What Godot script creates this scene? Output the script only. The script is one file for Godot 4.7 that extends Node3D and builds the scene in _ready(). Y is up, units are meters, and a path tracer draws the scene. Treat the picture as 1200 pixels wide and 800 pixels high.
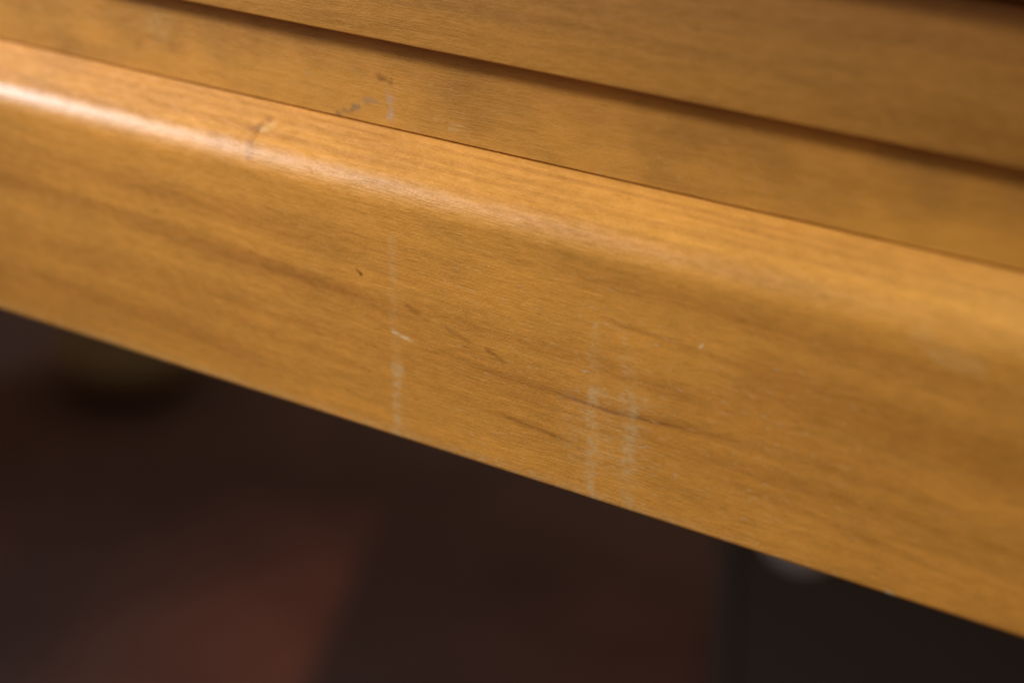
extends Node3D
# A close view of the honey-coloured front of a wooden cabinet. x runs along the front to the right, y is up,
# z comes towards the viewer; the origin lies in the middle of the front rail's face. Metres.

const FLOOR_Y := -0.55
const TEX_X0 := -0.20      # the stretch of board that one wood texture covers
const TEX_W := 0.35
const LEFT_END := -1.05
const RIGHT_END := 0.75

var fibre := FastNoiseLite.new()
var streak := FastNoiseLite.new()
var cloud := FastNoiseLite.new()
var used := {}


func _ready() -> void:
	camera_and_light()
	setting()
	cabinet()
	low_things()


func camera_and_light() -> void:
	var cam := Camera3D.new()
	cam.name = "camera"
	var forward := Vector3(-0.5265, -0.402, -0.749).normalized()
	cam.position = -0.45 * forward
	add_child(cam)
	cam.look_at_from_position(cam.position, cam.position + forward, Vector3.UP)
	cam.fov = rad_to_deg(2.0 * atan(400.0 / 2542.0))
	cam.near = 0.02
	cam.far = 40.0
	var optics := CameraAttributesPhysical.new()
	optics.frustum_focal_length = 76.3
	optics.frustum_focus_distance = 0.452
	optics.exposure_aperture = 7.0
	optics.frustum_near = 0.02
	optics.frustum_far = 40.0
	cam.attributes = optics
	cam.current = true

	var env := Environment.new()
	env.background_mode = Environment.BG_COLOR
	env.background_color = Color(0.36, 0.288, 0.245)
	env.tonemap_mode = Environment.TONE_MAPPER_LINEAR
	env.tonemap_exposure = 1.42
	env.sdfgi_enabled = true
	env.ssao_enabled = true
	env.ssil_enabled = true
	var we := WorldEnvironment.new()
	we.name = "room_air"
	we.environment = env
	add_child(we)

	# the window to the left, whose reflection runs along the rounded edge
	area("window_light", Vector3(-1.22, 0.43, 0.60), Vector3(-0.1, 0.02, 0.0), Vector2(0.42, 0.42), 0.45, Color(0.86, 0.94, 1.0))
	# the broad soft light of the room from above
	area("ceiling_light", Vector3(0.34, 1.35, 0.24), Vector3(-0.05, 0.0, 0.0), Vector2(0.8, 0.8), 1.25, Color(0.88, 1.0, 0.88))
	# added unseen spot, its cone falling off towards the right end of the rail
	var added_spot := SpotLight3D.new()
	added_spot.name = "added_spot_light"
	add_child(added_spot)
	added_spot.look_at_from_position(Vector3(-1.54, 0.58, 0.51), Vector3(-0.09, 0.027, 0.0), Vector3.UP)
	added_spot.spot_angle = 4.95
	added_spot.spot_angle_attenuation = 1.0
	added_spot.spot_range = 12.0
	added_spot.spot_attenuation = 2.0
	added_spot.light_size = 0.11
	added_spot.light_energy = 5.2
	added_spot.light_color = Color(0.94, 0.97, 1.0)
	added_spot.shadow_enabled = true


func area(called: String, at: Vector3, towards: Vector3, size: Vector2, energy: float, tint: Color) -> void:
	var l := AreaLight3D.new()
	l.name = called
	add_child(l)
	l.look_at_from_position(at, towards, Vector3.UP)
	l.area_size = size
	l.area_normalize_energy = true
	l.light_energy = energy
	l.light_color = tint
	l.area_range = 12.0
	l.area_attenuation = 2.0
	l.shadow_enabled = true


# ---------------------------------------------------------------- materials

func lin(r: float, g: float, b: float) -> Color:
	return Color(r, g, b).linear_to_srgb()


func plain(r: float, g: float, b: float, rough: float) -> StandardMaterial3D:
	var m := StandardMaterial3D.new()
	m.albedo_color = lin(r, g, b)
	m.roughness = rough
	return m


# One board's wood as linear colours: rows run across the board (row 0 at across = 0), columns along the grain.
# look: tone (colour), slope (grain drift), seed, bands, figure
func wood(w: int, h: int, height: float, look: Dictionary) -> Array:
	var rgb := PackedFloat32Array()
	rgb.resize(w * h * 3)
	var relief := PackedFloat32Array()
	relief.resize(w * h)
	var s: int = look.seed
	fibre.seed = s; fibre.noise_type = FastNoiseLite.TYPE_SIMPLEX; fibre.frequency = 1.0; fibre.fractal_type = FastNoiseLite.FRACTAL_NONE
	streak.seed = s + 7; streak.noise_type = FastNoiseLite.TYPE_SIMPLEX; streak.frequency = 1.0; streak.fractal_type = FastNoiseLite.FRACTAL_FBM; streak.fractal_octaves = 3
	cloud.seed = s + 13; cloud.noise_type = FastNoiseLite.TYPE_SIMPLEX; cloud.frequency = 1.0; cloud.fractal_type = FastNoiseLite.FRACTAL_FBM; cloud.fractal_octaves = 3
	var tone: Color = look.tone
	var slope: float = look.slope
	var bands: float = look.bands
	var figure: float = look.figure
	var fine: float = look.fine
	var at := 0
	for j in h:
		var v := (j + 0.5) / h * height
		for i in w:
			var u := (i + 0.5) / w * TEX_W
			var drift := slope * (u - 0.5 * u * u / TEX_W) + 0.0010 * cloud.get_noise_2d(u * 9.0, v * 9.0 + 40.0)
			var a := v + drift
			var b := streak.get_noise_2d(u * 3.6, a * 80.0)
			var c := streak.get_noise_2d(u * 16.0 + 31.0, a * 420.0)
			var d := fibre.get_noise_2d(u * 55.0, a * 1900.0)
			var e := fibre.get_noise_2d(u * 170.0 + 9.0, a * 2700.0)
			var g := fibre.get_noise_2d(u * 800.0 + 3.0, a * 2500.0)
			var line := 1.0 - absf(streak.get_noise_2d(u * 7.0 + 70.0, a * 210.0))
			line = pow(line, 10.0)
			var flake := cloud.get_noise_2d(u * 150.0 + 17.0, a * 420.0)
			var m := cloud.get_noise_2d(u * 26.0 + 5.0, v * 34.0)
			var k := 1.0 + bands * (0.26 * b + 0.10 * c) + fine * (0.05 * d + 0.045 * e + 0.075 * g + 0.075 * flake) - 0.13 * bands * line + figure * m
			var dark := clampf(-b * bands * 1.2, 0.0, 1.0)
			rgb[at * 3] = tone.r * k * (1.0 - 0.02 * dark)
			rgb[at * 3 + 1] = tone.g * k * (1.0 - 0.12 * dark)
			rgb[at * 3 + 2] = tone.b * k * (1.0 - 0.22 * dark)
			relief[at] = 0.5 + 0.14 * d + 0.14 * e + 0.16 * g + 0.16 * flake
			at += 1
	return [rgb, relief, w, h, height]


# A soft stroke through points (metres along the board from x = 0, metres across), painted towards a colour.
# amount may be patchy; width is the half width in metres.
func stroke(t: Array, pts: Array, width: float, amount: float, tint: Color, multiply := true, patchy := 0.0, taper := true) -> void:
	var rgb: PackedFloat32Array = t[0]
	var w: int = t[2]
	var h: int = t[3]
	var height: float = t[4]
	var lo := Vector2(1e9, 1e9)
	var hi := -lo
	var total := 0.0
	for i in pts.size():
		var p: Vector2 = pts[i]
		lo = lo.min(p); hi = hi.max(p)
		if i: total += p.distance_to(pts[i - 1])
	var x0 := clampi(int((lo.x - 2.0 * width - TEX_X0) / TEX_W * w), 0, w - 1)
	var x1 := clampi(int((hi.x + 2.0 * width - TEX_X0) / TEX_W * w) + 1, 0, w)
	var y0 := clampi(int((lo.y - 2.0 * width) / height * h), 0, h - 1)
	var y1 := clampi(int((hi.y + 2.0 * width) / height * h) + 1, 0, h)
	for j in range(y0, y1):
		for i in range(x0, x1):
			var q := Vector2((i + 0.5) / w * TEX_W + TEX_X0, (j + 0.5) / h * height)
			var best := 1e9
			var along := 0.0
			var run := 0.0
			if pts.size() == 1:
				best = q.distance_to(pts[0])
				along = 0.5
			for k in range(1, pts.size()):
				var p0: Vector2 = pts[k - 1]
				var p1: Vector2 = pts[k]
				var n := Geometry2D.get_closest_point_to_segment(q, p0, p1)
				var dd := q.distance_to(n)
				if dd < best:
					best = dd
					along = (run + n.distance_to(p0)) / maxf(total, 1e-6)
				run += p0.distance_to(p1)
			var f := amount * (1.0 - smoothstep(0.35, 1.6, best / width))
			if taper and pts.size() > 1:
				f *= smoothstep(0.0, 0.16, along) * (1.0 - smoothstep(0.72, 1.0, along))
			if patchy > 0.0:
				f *= clampf(1.0 + patchy * (2.2 * cloud.get_noise_2d(q.x * 260.0, q.y * 330.0) + 0.35 * fibre.get_noise_2d(q.x * 500.0, q.y * 2200.0)), 0.0, 1.7)
			if f <= 0.002: continue
			var o := (j * w + i) * 3
			f = minf(f, 1.0)
			if multiply:
				rgb[o] *= lerpf(1.0, tint.r, f); rgb[o + 1] *= lerpf(1.0, tint.g, f); rgb[o + 2] *= lerpf(1.0, tint.b, f)
			else:
				rgb[o] = lerpf(rgb[o], tint.r, f); rgb[o + 1] = lerpf(rgb[o + 1], tint.g, f); rgb[o + 2] = lerpf(rgb[o + 2], tint.b, f)
	t[0] = rgb


func pores(t: Array, count: int, seed_: int, slope: float, dark_share: float) -> void:
	var rng := RandomNumberGenerator.new()
	rng.seed = seed_
	for n in count:
		var p := Vector2(TEX_X0 + rng.randf() * TEX_W, rng.randf() * t[4])
		var long := rng.randf_range(0.0006, 0.0024)
		var q := p + Vector2(long, -slope * long)
		if rng.randf() < dark_share:
			stroke(t, [p, q], 0.00011, rng.randf_range(0.12, 0.42), Color(0.55, 0.42, 0.33))
		else:
			stroke(t, [p, q], 0.00011, rng.randf_range(0.06, 0.20), Color(0.62, 0.40, 0.16), false)


func scuffs(t: Array, lo: Vector2, hi: Vector2, count: int, seed_: int, strength: float) -> void:
	var rng := RandomNumberGenerator.new()
	rng.seed = seed_
	for n in count:
		var p := Vector2(rng.randf_range(lo.x, hi.x), rng.randf_range(lo.y, hi.y))
		var long := rng.randf_range(0.0003, 0.0022)
		var q := p + Vector2(long, rng.randf_range(-0.25, 0.08) * long)
		stroke(t, [p, q], rng.randf_range(0.00009, 0.00017), strength * rng.randf_range(0.3, 1.0), Color(0.66, 0.46, 0.25), false)


func varnish(t: Array, rough: float) -> StandardMaterial3D:
	var w: int = t[2]
	var h: int = t[3]
	var rgb: PackedFloat32Array = t[0]
	var relief: PackedFloat32Array = t[1]
	var color := PackedByteArray()
	color.resize(w * h * 3)
	var bump := PackedByteArray()
	bump.resize(w * h * 3)
	var gloss := PackedByteArray()
	gloss.resize(w * h)
	for i in w * h:
		for c in 3:
			color[i * 3 + c] = clampi(int(255.0 * pow(clampf(rgb[i * 3 + c], 0.0, 1.0), 1.0 / 2.2)), 0, 255)
		var z := clampi(int(255.0 * relief[i]), 0, 255)
		bump[i * 3] = z; bump[i * 3 + 1] = z; bump[i * 3 + 2] = z
		gloss[i] = clampi(int(255.0 * (rough + 0.24 * (relief[i] - 0.5))), 0, 255)
	var m := StandardMaterial3D.new()
	m.albedo_texture = ImageTexture.create_from_image(Image.create_from_data(w, h, false, Image.FORMAT_RGB8, color))
	var img := Image.create_from_data(w, h, false, Image.FORMAT_RGB8, bump)
	img.bump_map_to_normal_map(0.9)
	m.normal_enabled = true
	m.normal_texture = ImageTexture.create_from_image(img)
	m.normal_scale = 0.3
	m.roughness = 1.0
	m.roughness_texture = ImageTexture.create_from_image(Image.create_from_data(w, h, false, Image.FORMAT_L8, gloss))
	m.metallic_specular = 0.5
	return m


# ---------------------------------------------------------------- shapes

# A profile (x of each point = z in the scene, y = height) drawn out along x from x0 to x1; across counts metres along the profile from its first point.
func sweep(profile: PackedVector2Array, x0: float, x1: float, across0: float, tex_h: float, smooth_deg := 40.0) -> ArrayMesh:
	var st := SurfaceTool.new()
	st.begin(Mesh.PRIMITIVE_TRIANGLES)
	var n := profile.size()
	var seg := []
	for i in n - 1:
		var d := (profile[i + 1] - profile[i]).normalized()
		seg.append(Vector2(d.y, -d.x))       # outward normal when the profile runs from below up over the front
	var cuts := maxi(1, int(ceil((x1 - x0) / 0.05)))
	var v := across0
	for i in n - 1:
		var a := profile[i]
		var b := profile[i + 1]
		var na: Vector2 = seg[i]
		var nb: Vector2 = seg[i]
		if i > 0 and absf(rad_to_deg(na.angle_to(seg[i - 1]))) < smooth_deg: na = (na + seg[i - 1]).normalized()
		if i < n - 2 and absf(rad_to_deg(nb.angle_to(seg[i + 1]))) < smooth_deg: nb = (nb + seg[i + 1]).normalized()
		var va := v
		var vb := v + a.distance_to(b)
		v = vb
		for k in cuts:
			var xa := lerpf(x0, x1, float(k) / cuts)
			var xb := lerpf(x0, x1, float(k + 1) / cuts)
			var tile := floorf(((xa + xb) * 0.5 - TEX_X0) / TEX_W)   # every second stretch is mirrored, so that no seam shows
			var c := [[xa, a, na, va], [xb, a, na, va], [xb, b, nb, vb], [xa, b, nb, vb]]
			for id in [0, 2, 1, 0, 3, 2]:
				var q: Array = c[id]
				var pp: Vector2 = q[1]
				var nn: Vector2 = q[2]
				st.set_normal(Vector3(0, nn.y, nn.x))
				var along: float = (q[0] - TEX_X0) / TEX_W - tile
				st.set_uv(Vector2(1.0 - along if posmod(int(tile), 2) == 1 else along, q[3] / tex_h))
				st.add_vertex(Vector3(q[0], pp.y, pp.x))
	for side in [x0, x1]:                   # the two ends
		var tri := Geometry2D.triangulate_polygon(profile)
		for id in tri:
			var pp: Vector2 = profile[id]
			st.set_normal(Vector3(-1 if side == x0 else 1, 0, 0))
			st.set_uv(Vector2(pp.x / TEX_W, pp.y / tex_h))
			st.add_vertex(Vector3(side, pp.y, pp.x))
	st.generate_tangents()
	return st.commit()


func arc(c: Vector2, r: float, from_deg: float, to_deg: float, steps: int) -> PackedVector2Array:
	var out := PackedVector2Array()
	for i in steps + 1:
		var a := deg_to_rad(lerpf(from_deg, to_deg, float(i) / steps))
		out.append(c + r * Vector2(cos(a), sin(a)))
	return out


func round_box(size: Vector3, r: float) -> ArrayMesh:
	var st := SurfaceTool.new()
	st.begin(Mesh.PRIMITIVE_TRIANGLES)
	var half := size * 0.5 - Vector3.ONE * r
	var rows := 12
	var cols := 24
	var ring := []
	for j in rows + 1:
		var th := PI * j / rows
		var line := []
		for i in cols + 1:
			var ph := TAU * (i + 0.5) / cols
			var n := Vector3(sin(th) * cos(ph), cos(th), sin(th) * sin(ph))
			line.append([Vector3(signf(n.x) * half.x, signf(cos(th) if j * 2 != rows else 1.0) * half.y, signf(n.z) * half.z) + n * r, n])
		ring.append(line)
	for j in rows:
		for i in cols:
			var q := [ring[j][i], ring[j][i + 1], ring[j + 1][i + 1], ring[j + 1][i]]
			for id in [0, 2, 1, 0, 3, 2]:
				st.set_normal(q[id][1])
				st.set_uv(Vector2(q[id][0].x + q[id][0].z, q[id][0].y) / TEX_W)
				st.add_vertex(q[id][0])
	for top in [1.0, -1.0]:
		var y: float = top * (half.y + r)
		for corner in [[-1, -1], [1, -1], [1, 1], [-1, -1], [1, 1], [-1, 1]]:
			var id := Vector2(corner[0] * top, corner[1])
			st.set_normal(Vector3(0, top, 0))
			st.set_uv(Vector2(id.x * half.x, id.y * half.z) / TEX_W)
			st.add_vertex(Vector3(id.x * half.x, y, id.y * half.z))
	st.generate_tangents()
	return st.commit()


func lathe(profile: PackedVector2Array, steps := 64) -> ArrayMesh:
	var st := SurfaceTool.new()
	st.begin(Mesh.PRIMITIVE_TRIANGLES)
	st.set_smooth_group(0)
	for i in profile.size() - 1:
		for k in steps:
			var c := []
			for id in [[i, k], [i, k + 1], [i + 1, k + 1], [i + 1, k]]:
				var p := profile[id[0]]
				var a: float = TAU * (id[1] % steps) / steps
				c.append(Vector3(p.x * cos(a), p.y, p.x * sin(a)))
			for id in [0, 1, 2, 0, 2, 3]:
				st.add_vertex(c[id])
	st.index()
	st.generate_normals()
	return st.commit()


func part(called: String, mesh: Mesh, m: Material, parent: Node3D, at := Vector3.ZERO) -> MeshInstance3D:
	var o := MeshInstance3D.new()
	o.name = called
	o.mesh = mesh
	o.material_override = m
	o.position = at
	parent.add_child(o, true)
	return o


func thing(called: String, label: String, category: String, at: Vector3, turn := 0.0) -> Node3D:
	var o := Node3D.new()
	o.name = called
	add_child(o, true)
	o.position = at
	o.rotation.y = turn
	o.set_meta("label", label)
	o.set_meta("category", category)
	return o


# ---------------------------------------------------------------- the place

func setting() -> void:
	var plane := BoxMesh.new()
	plane.size = Vector3(9, 0.1, 9)
	var m := plain(0.055, 0.030, 0.020, 0.45)
	var n := NoiseTexture2D.new()
	n.width = 512; n.height = 512; n.seamless = true
	var fn := FastNoiseLite.new()
	fn.seed = 3; fn.frequency = 0.012; fn.fractal_octaves = 4
	n.noise = fn
	var g := Gradient.new()
	g.set_color(0, Color(0.62, 0.58, 0.55)); g.set_color(1, Color(1, 1, 1))
	n.color_ramp = g
	m.albedo_texture = n
	m.uv1_triplanar = true
	m.uv1_scale = Vector3(0.6, 0.6, 3.0)
	var floor_ := part("floor", plane, m, self, Vector3(-1.0, FLOOR_Y - 0.05, -1.0))
	floor_.set_meta("kind", "structure")
	floor_.set_meta("label", "dark brown floor far below the cabinet, out of focus")


func cabinet() -> void:
	var o := thing("wooden_cabinet", "honey-coloured varnished wooden cabinet front with a worn rounded rail along its lower edge", "cabinet", Vector3.ZERO)

	# the front rail: lower edge, face, rounded top edge, sloping top that meets the panel
	var rail := PackedVector2Array([Vector2(-0.030, -0.0313), Vector2(-0.0016, -0.0313)])
	rail.append_array(arc(Vector2(-0.0015, -0.0298), 0.0015, -75.0, 0.0, 5))
	rail.append_array(arc(Vector2(-0.009, 0.0225), 0.009, 0.0, 50.0, 18))
	rail.append(Vector2(-0.0108, 0.03575))
	rail.append(Vector2(-0.0300, 0.0352))
	var lower := 0.0282 + 0.0023          # metres along the profile to y = -0.0292 on the face
	var tall := 0.1220
	var t := wood(2048, 700, tall, {"seed": 11, "tone": Color(0.585, 0.230, 0.031), "slope": 0.045, "bands": 0.52, "figure": 0.08, "fine": 1.0})
	rail_marks(t, lower + 0.0292)
	var mesh := sweep(rail, LEFT_END, RIGHT_END, 0.0, tall)
	part("front_rail", mesh, varnish(t, 0.36), o)

	# the panel that stands behind the rail
	var tp := wood(2048, 260, 0.045, {"seed": 47, "tone": Color(0.58, 0.240, 0.029), "slope": 0.02, "bands": 0.36, "figure": 0.20, "fine": 0.75})
	panel_marks(tp)
	var panel := PackedVector2Array([Vector2(-0.028, 0.0359), Vector2(-0.0114, 0.0359), Vector2(-0.0110, 0.0362), Vector2(-0.0110, 0.0556), Vector2(-0.0114, 0.0560), Vector2(-0.028, 0.0560)])
	part("recessed_panel", sweep(panel, LEFT_END, RIGHT_END, 0.0, 0.045, 10.0), varnish(tp, 0.42), o)

	# the board above it, a little proud
	var tb := wood(2048, 330, 0.060, {"seed": 83, "tone": Color(0.525, 0.208, 0.026), "slope": -0.012, "bands": 0.66, "figure": 0.06, "fine": 1.0})
	pores(tb, 900, 5, -0.01, 0.6)
	scuffs(tb, Vector2(-0.06, 0.006), Vector2(0.0, 0.014), 70, 21, 0.22)
	var board := PackedVector2Array([Vector2(-0.0280, 0.0567)])
	board.append_array(arc(Vector2(-0.0064, 0.0572), 0.0005, -90.0, 0.0, 4))
	board.append_array(arc(Vector2(-0.0065, 0.0846), 0.0006, 0.0, 90.0, 4))
	board.append(Vector2(-0.0280, 0.0852))
	part("upper_board", sweep(board, LEFT_END, RIGHT_END, 0.0, 0.060), varnish(tb, 0.45), o)

	# what carries on out of the picture: the lid above, the body behind
	var tl := wood(512, 128, 0.06, {"seed": 19, "tone": Color(0.47, 0.205, 0.036), "slope": 0.0, "bands": 0.6, "figure": 0.06, "fine": 1.0})
	var tm := varnish(tl, 0.4)
	var lid := PackedVector2Array([Vector2(-0.55, 0.0888)])
	lid.append_array(arc(Vector2(0.0010, 0.0908), 0.002, -90.0, 0.0, 4))
	lid.append_array(arc(Vector2(0.0010, 0.1048), 0.002, 0.0, 90.0, 4))
	lid.append(Vector2(-0.55, 0.1068))
	part("top", sweep(lid, LEFT_END - 0.05, RIGHT_END + 0.05, 0.0, 0.06), tm, o)
	var body := round_box(Vector3(RIGHT_END - LEFT_END - 0.01, 0.1160, 0.510), 0.002)
	part("body", body, tm, o, Vector3((LEFT_END + RIGHT_END) / 2, 0.0284, -0.2850))
	for x in [LEFT_END + 0.02, RIGHT_END - 0.02]:  # unseen side panels, added to keep light from the left off the floor
		part("added_side_panel", round_box(Vector3(0.024, -FLOOR_Y - 0.0300, 0.50), 0.003), tm, o, Vector3(x, (FLOOR_Y - 0.0300) / 2, -0.285))


# Marks on the rail are given in millimetres along x and y of its face.
func mm(a: Array, y0: float) -> Array:
	var out := []
	for p in a: out.append(Vector2(p[0] * 0.001, y0 + p[1] * 0.001))
	return out


func rail_marks(t: Array, y0: float) -> void:
	var brown := Color(0.50, 0.38, 0.28)
	var deep := Color(0.30, 0.20, 0.13)
	var pale := Color(0.62, 0.38, 0.17)
	# dark growth lines
	stroke(t, mm([[-190, 8], [-152, 5.8], [-117, 5.4], [-85, 2.8], [-62, 2.2], [-38, 0.6], [-17, -1.8], [2, -4.6]], y0), 0.0018, 0.25, brown, true, 0.12)
	stroke(t, mm([[-85, 2.6], [-62, 2.1], [-38, 0.8], [-20, -0.8]], y0), 0.0008, 0.20, brown, true, 0.12)
	stroke(t, mm([[-170, -8.0], [-154, -9.6], [-111, -10.4], [-79, -12.4], [-50, -14.6], [-24, -17.5]], y0), 0.0017, 0.23, brown, true, 0.12)
	stroke(t, mm([[-150, -17.0], [-110, -18.5], [-80, -20.5], [-60, -22.5]], y0), 0.0016, 0.16, brown, true, 0.1)
	stroke(t, mm([[-130, 14.0], [-90, 12.0], [-50, 10.0], [0, 7.5]], y0), 0.0014, 0.18, brown, true, 0.1)
	stroke(t, mm([[-28.5, 2.7], [-23.5, 0.9]], y0), 0.0006, 0.42, brown, true, 0.1)
	stroke(t, mm([[-18.0, -0.1], [-9.5, -2.3]], y0), 0.0005, 0.40, brown, true, 0.1)
	stroke(t, mm([[-7.5, -2.2], [-1.0, -4.5]], y0), 0.0005, 0.55, brown, true, 0.1)
	stroke(t, mm([[-30, -6.1], [-9, -7.1], [11, -7.9], [25.4, -8.3], [41.5, -7.1], [60, -7.4]], y0), 0.0009, 0.24, brown, true, 0.15)
	stroke(t, mm([[8, -7.6], [25.4, -8.5], [41.5, -7.3], [48, -7.2]], y0), 0.00034, 0.42, deep, true, 0.2)
	stroke(t, mm([[-30, -14.6], [-9, -16.1], [8.7, -17.4], [20, -18.5]], y0), 0.0011, 0.22, brown, true, 0.15)
	stroke(t, mm([[-4, -16.6], [8.7, -17.5], [20, -18.7]], y0), 0.0004, 0.32, deep, true, 0.2)
	stroke(t, mm([[20, 12.0], [41, 10.3], [60, 9.3]], y0), 0.0006, 0.30, brown, true, 0.2)
	stroke(t, mm([[46, 8.0], [78, 6.1], [135, 3.0]], y0), 0.0052, 0.36, brown, true, 0.06)
	stroke(t, mm([[46, -15.6], [80, -19.1], [104, -21.5]], y0), 0.0009, 0.20, brown, true, 0.2)
	stroke(t, mm([[30, -2.0], [60, -3.6], [110, -6.5]], y0), 0.0030, 0.22, brown, true, 0.06)
	stroke(t, mm([[-170, 38.5], [-100, 37.5], [-40, 37.0], [40, 36.0]], y0), 0.0008, 0.22, brown, true, 0.1)
	stroke(t, mm([[-110, 34.5], [-70, 33.6], [-20, 33.0]], y0), 0.0008, 0.20, brown, true, 0.1)
	stroke(t, mm([[-170, 40.2], [-90, 39.6], [0, 39.2], [110, 38.4]], y0), 0.0004, 0.24, brown, true, 0.2)
	stroke(t, mm([[-60, 35.2], [10, 34.2], [110, 33.4]], y0), 0.0006, 0.24, brown, true, 0.2)
	stroke(t, mm([[-30, 30.9], [50, 30.2], [120, 29.0]], y0), 0.0008, 0.18, brown, true, 0.2)
	stroke(t, mm([[20, 37.6], [80, 36.6], [130, 36.0]], y0), 0.0005, 0.22, brown, true, 0.2)
	stroke(t, mm([[-150, 31.4], [-110, 30.8], [-60, 30.2]], y0), 0.0006, 0.18, brown, true, 0.2)
	pores(t, 4200, 101, 0.04, 0.6)
	# the small dark hole
	stroke(t, mm([[-41.0, 7.5], [-40.0, 6.8]], y0), 0.00032, 0.60, deep, true, 0.0, false)
	stroke(t, mm([[-39.9, 6.75]], y0), 0.00045, 0.80, deep)
	# the dried runs down the face
	stroke(t, mm([[-31.0, 19], [-31.4, 12], [-31.2, 4.1]], y0), 0.0011, 0.13, pale, false, 0.7)
	stroke(t, mm([[-31.2, 4.1], [-31.4, -1.0], [-31.0, -4.6], [-30.6, -12.0]], y0), 0.0013, 0.08, pale, false, 0.7, false)
	stroke(t, mm([[-30.4, -13.4]], y0), 0.00165, 0.50, pale, false, 0.12)
	stroke(t, mm([[-30.5, -15.5], [-31.0, -19.5], [-30.7, -24], [-31.0, -31.5]], y0), 0.0012, 0.28, pale, false, 0.7, false)
	stroke(t, mm([[-30.7, -26.4], [-26.2, -25.6]], y0), 0.0011, 0.13, pale, false, 0.5)
	stroke(t, mm([[-32.2, -4.6], [-29.0, -5.2], [-25.4, -5.8]], y0), 0.00042, 0.60, Color(0.72, 0.50, 0.26), false, 0.35)
	stroke(t, mm([[20.7, 10], [20.1, 3.0], [20.6, -5.3]], y0), 0.0011, 0.10, pale, false, 0.7)
	stroke(t, mm([[20.6, -4.3], [19.9, -11.0], [20.3, -18.0], [19.6, -24.0], [19.9, -31]], y0), 0.0013, 0.26, pale, false, 0.5, false)
	stroke(t, mm([[20.1, -21], [19.7, -31]], y0), 0.0008, 0.18, pale, false, 0.5)
	stroke(t, mm([[28.5, 7], [29.3, 1.0], [29.0, -5.8]], y0), 0.0014, 0.08, pale, false, 0.7)
	stroke(t, mm([[29.0, -5.0], [29.4, -12.0], [28.6, -20.0], [29.2, -31]], y0), 0.0016, 0.22, pale, false, 0.5, false)
	stroke(t, mm([[18.6, -6.2], [21.5, -5.0], [25.0, -4.8]], y0), 0.0007, 0.20, pale, false, 0.6)
	stroke(t, mm([[27.0, -5.6], [30.8, -4.4], [34.8, -3.9]], y0), 0.0018, 0.12, pale, false, 0.6)
	stroke(t, mm([[27.0, -12.6], [33.0, -13.4]], y0), 0.0030, 0.12, pale, false, 0.6)
	stroke(t, mm([[20.7, 9.7]], y0), 0.0006, 0.35, pale, false)
	stroke(t, mm([[45.3, 11.7], [44.7, 10.9]], y0), 0.00024, 0.55, Color(0.80, 0.63, 0.40), false, 0.0, false)
	stroke(t, mm([[10.0, -14], [36, -14]], y0), 0.009, 0.09, pale, false, 0.9)
	# fine wear along the right half
	scuffs(t, Vector2(0.015, y0 - 0.020), Vector2(0.040, y0 + 0.014), 170, 31, 0.40)
	scuffs(t, Vector2(0.045, y0 - 0.022), Vector2(0.080, y0 + 0.012), 140, 37, 0.40)
	scuffs(t, Vector2(-0.02, y0 - 0.010), Vector2(0.030, y0 + 0.022), 120, 41, 0.32)
	scuffs(t, Vector2(-0.15, y0 - 0.028), Vector2(0.11, y0 + 0.030), 260, 43, 0.18)
	scuffs(t, Vector2(-0.02, y0 - 0.030), Vector2(0.07, y0 - 0.018), 130, 59, 0.30)
	# the dull smear near the right end
	stroke(t, mm([[90.5, 25.0], [95.0, 22.6], [102.0, 22.2]], y0), 0.0022, 0.13, pale, false, 0.5, false)
	stroke(t, mm([[92.0, 22.4], [96.5, 20.6], [103.5, 20.4]], y0), 0.0007, 0.20, pale, false, 0.4)
	stroke(t, mm([[-190, -30.0], [-60, -30.0], [40, -30.0], [90, -30.2]], y0), 0.0022, 0.20, pale, false, 0.6)
	# chips on the lower edge
	stroke(t, mm([[88.0, -29.6], [89.2, -29.9]], y0), 0.0005, 0.8, Color(0.76, 0.60, 0.40), false, 0.3, false)
	stroke(t, mm([[102.5, -30.2], [104.0, -30.6]], y0), 0.0005, 0.6, Color(0.76, 0.60, 0.40), false, 0.3, false)
	scuffs(t, Vector2(-0.02, y0 - 0.0302), Vector2(0.11, y0 - 0.0285), 70, 47, 0.5)
	# the mark on the rounded edge
	stroke(t, mm([[-71.0, 36.6], [-72.6, 33.8], [-72.5, 30.5], [-71.4, 27.2]], y0), 0.0011, 0.36, Color(0.52, 0.44, 0.36), true, 0.35, false)
	stroke(t, mm([[-72.0, 35.6], [-73.0, 33.6]], y0), 0.0011, 0.26, Color(0.52, 0.44, 0.36), true, 0.3, false)
	stroke(t, mm([[-76.4, 33.4], [-73.0, 33.0]], y0), 0.0016, 0.26, Color(0.52, 0.44, 0.36), true, 0.4)
	stroke(t, mm([[-70.8, 34.4], [-69.2, 35.6]], y0), 0.0010, 0.30, Color(0.70, 0.46, 0.20), false, 0.2, false)


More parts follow.
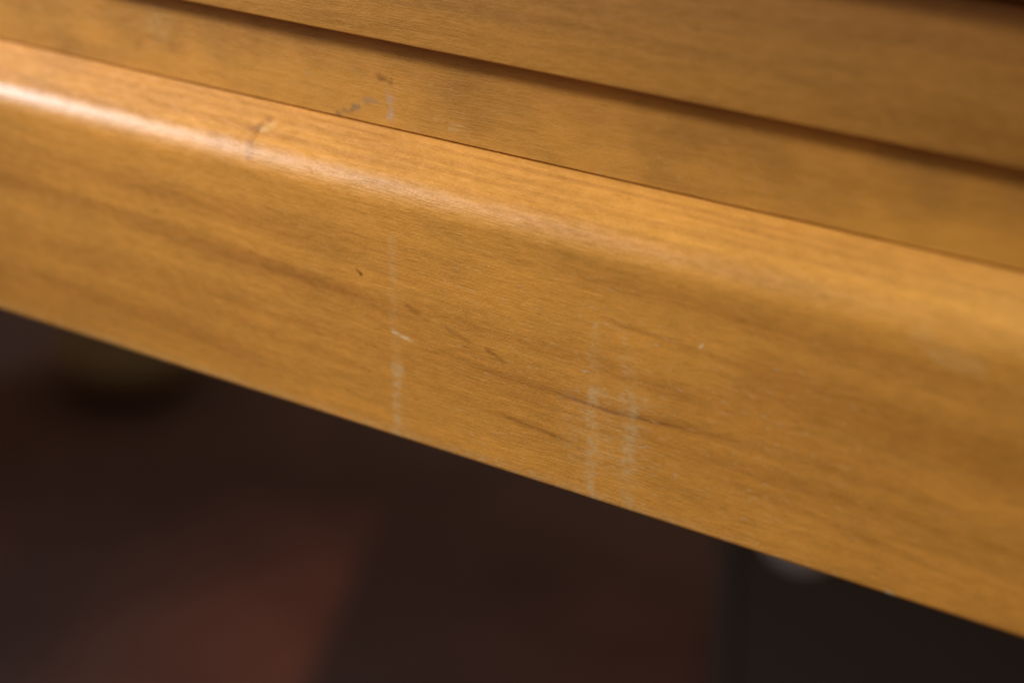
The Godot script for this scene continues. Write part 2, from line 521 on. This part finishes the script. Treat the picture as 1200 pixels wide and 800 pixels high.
func panel_marks(t: Array) -> void:
	var y0 := 0.0171 - 0.0362            # metres along the profile at height 0 of the panel's face
	pores(t, 900, 61, 0.0, 0.5)
	var grey := Color(0.44, 0.28, 0.16)
	stroke(t, mm([[-53.6, 36.6], [-52.0, 37.6], [-50.4, 38.4], [-48.4, 39.2]], y0), 0.0009, 0.42, Color(0.24, 0.12, 0.05), false, 0.9, false)
	stroke(t, mm([[-48.4, 39.2], [-46.4, 40.8], [-43.5, 41.4]], y0), 0.0009, 0.30, Color(0.36, 0.20, 0.09), false, 1.0, false)
	stroke(t, mm([[-39.2, 44.6], [-39.7, 41.5], [-39.5, 39.0], [-39.8, 36.3]], y0), 0.0009, 0.42, Color(0.52, 0.31, 0.21), false, 0.7)
	stroke(t, mm([[-43.3, 48.4], [-42.2, 46.6], [-39.4, 46.7], [-39.2, 44.4]], y0), 0.0007, 0.42, Color(0.5, 0.42, 0.34), true, 0.6)
	stroke(t, mm([[-28.8, 40.2], [-18.6, 39.9]], y0), 0.0003, 0.18, Color(0.66, 0.44, 0.20), false, 0.7)
	stroke(t, mm([[-24.6, 38.9], [-18.0, 38.6]], y0), 0.0003, 0.18, Color(0.66, 0.44, 0.20), false, 0.7)
	stroke(t, mm([[-106.5, 47.9]], y0), 0.0040, 0.20, Color(0.62, 0.38, 0.13), false, 0.6)
	stroke(t, mm([[-116.0, 42.0], [-108.0, 44.0], [-96.0, 43.0]], y0), 0.0016, 0.26, Color(0.62, 0.48, 0.36), true, 0.6)
	stroke(t, mm([[-62.8, 45.4], [-62.4, 43.0]], y0), 0.0007, 0.25, grey, false, 0.5)
	scuffs(t, Vector2(-0.05, 0.014), Vector2(0.06, 0.030), 120, 67, 0.22)


func low_things() -> void:
	# the striped rug below, a lit patch and its shade painted into the red
	var rug := BoxMesh.new()
	rug.size = Vector3(1.7, 0.008, 1.5)
	var w := 768
	var h := 680
	var px := PackedByteArray()
	px.resize(w * h * 3)
	var fn := FastNoiseLite.new()
	fn.seed = 9; fn.frequency = 1.0; fn.fractal_octaves = 3
	for j in h:
		for i in w:
			var x := (i + 0.5) / w * 1.7 - 0.85
			var z := (j + 0.5) / h * 1.5 - 0.75
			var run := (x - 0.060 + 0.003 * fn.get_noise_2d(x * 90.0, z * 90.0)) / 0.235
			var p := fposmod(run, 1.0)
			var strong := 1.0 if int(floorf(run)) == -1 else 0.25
			var red := strong * smoothstep(0.05, 0.92, p) * (1.0 - smoothstep(0.88, 1.0, p)) * smoothstep(-0.14, 0.13, z)  # the last factor paints the stripe's fade into shade at the far end
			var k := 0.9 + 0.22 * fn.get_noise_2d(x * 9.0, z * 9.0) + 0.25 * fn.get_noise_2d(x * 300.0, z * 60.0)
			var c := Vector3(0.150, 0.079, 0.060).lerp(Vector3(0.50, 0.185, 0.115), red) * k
			for q in 3: px[(j * w + i) * 3 + q] = clampi(int(255.0 * pow(maxf(c[q], 0.0), 1.0 / 2.2)), 0, 255)
	var m := StandardMaterial3D.new()
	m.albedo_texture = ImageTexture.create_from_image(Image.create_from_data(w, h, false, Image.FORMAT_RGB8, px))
	m.roughness = 0.95
	var st := SurfaceTool.new()
	st.begin(Mesh.PRIMITIVE_TRIANGLES)
	for id in [[0, 0], [1, 0], [1, 1], [0, 0], [1, 1], [0, 1]]:
		st.set_normal(Vector3.UP)
		st.set_uv(Vector2(id[0], id[1]))
		st.add_vertex(Vector3(id[0] * 1.7 - 0.85, 0.008, id[1] * 1.5 - 0.75))
	for e in [[Vector2(0, 0), Vector2(1, 0)], [Vector2(1, 0), Vector2(1, 1)], [Vector2(1, 1), Vector2(0, 1)], [Vector2(0, 1), Vector2(0, 0)]]:
		for id in [[0, 0.0], [1, 0.0], [1, 1.0], [0, 0.0], [1, 1.0], [0, 1.0]]:
			var q: Vector2 = e[id[0]]
			st.set_normal(Vector3((e[0].x + e[1].x) - 1, 0, (e[0].y + e[1].y) - 1).normalized())
			st.set_uv(q)
			st.add_vertex(Vector3(q.x * 1.7 - 0.85, id[1] * 0.008, q.y * 1.5 - 0.75))
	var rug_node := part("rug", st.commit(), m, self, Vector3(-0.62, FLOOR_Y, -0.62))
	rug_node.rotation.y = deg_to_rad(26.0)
	rug_node.set_meta("label", "dark rug with dull red stripes, one painted as a patch of light fading into shade, lying on the floor under the cabinet")
	rug_node.set_meta("category", "rug")

	# the olive bowl at the left, the dark box with its pale dish at the right
	var bowl := PackedVector2Array([Vector2(0.0005, 0.0), Vector2(0.032, 0.0), Vector2(0.037, 0.005), Vector2(0.053, 0.022), Vector2(0.061, 0.040), Vector2(0.0595, 0.041), Vector2(0.051, 0.025), Vector2(0.034, 0.010), Vector2(0.0005, 0.007)])
	var b := thing("shallow_bowl", "small olive bowl in the dark below the left end of the rail", "bowl", Vector3(-0.905, FLOOR_Y + 0.0082, -0.765))
	part("bowl", lathe(bowl), plain(0.27, 0.19, 0.095, 0.8), b)

	var box := thing("storage_box", "dark box with a grey corner edge and round grey plate, below the rail's right half", "box", Vector3(-0.012, FLOOR_Y + 0.0082, -0.62))
	part("carcass", round_box(Vector3(0.42, 0.24, 0.24), 0.004), plain(0.11, 0.080, 0.058, 0.8), box, Vector3(0, 0.12, 0))
	part("corner_strip", round_box(Vector3(0.012, 0.236, 0.012), 0.003), plain(0.125, 0.105, 0.085, 0.6), box, Vector3(-0.2065, 0.119, 0.1165))
	var plate := PackedVector2Array([Vector2(0.0005, 0.006), Vector2(0.018, 0.0055), Vector2(0.0235, 0.003), Vector2(0.0245, 0.0)])
	var pl := part("round_plate", lathe(plate), plain(0.8, 0.8, 0.78, 0.5), box, Vector3(-0.169, 0.2185, 0.1200))
	pl.rotation.x = PI / 2
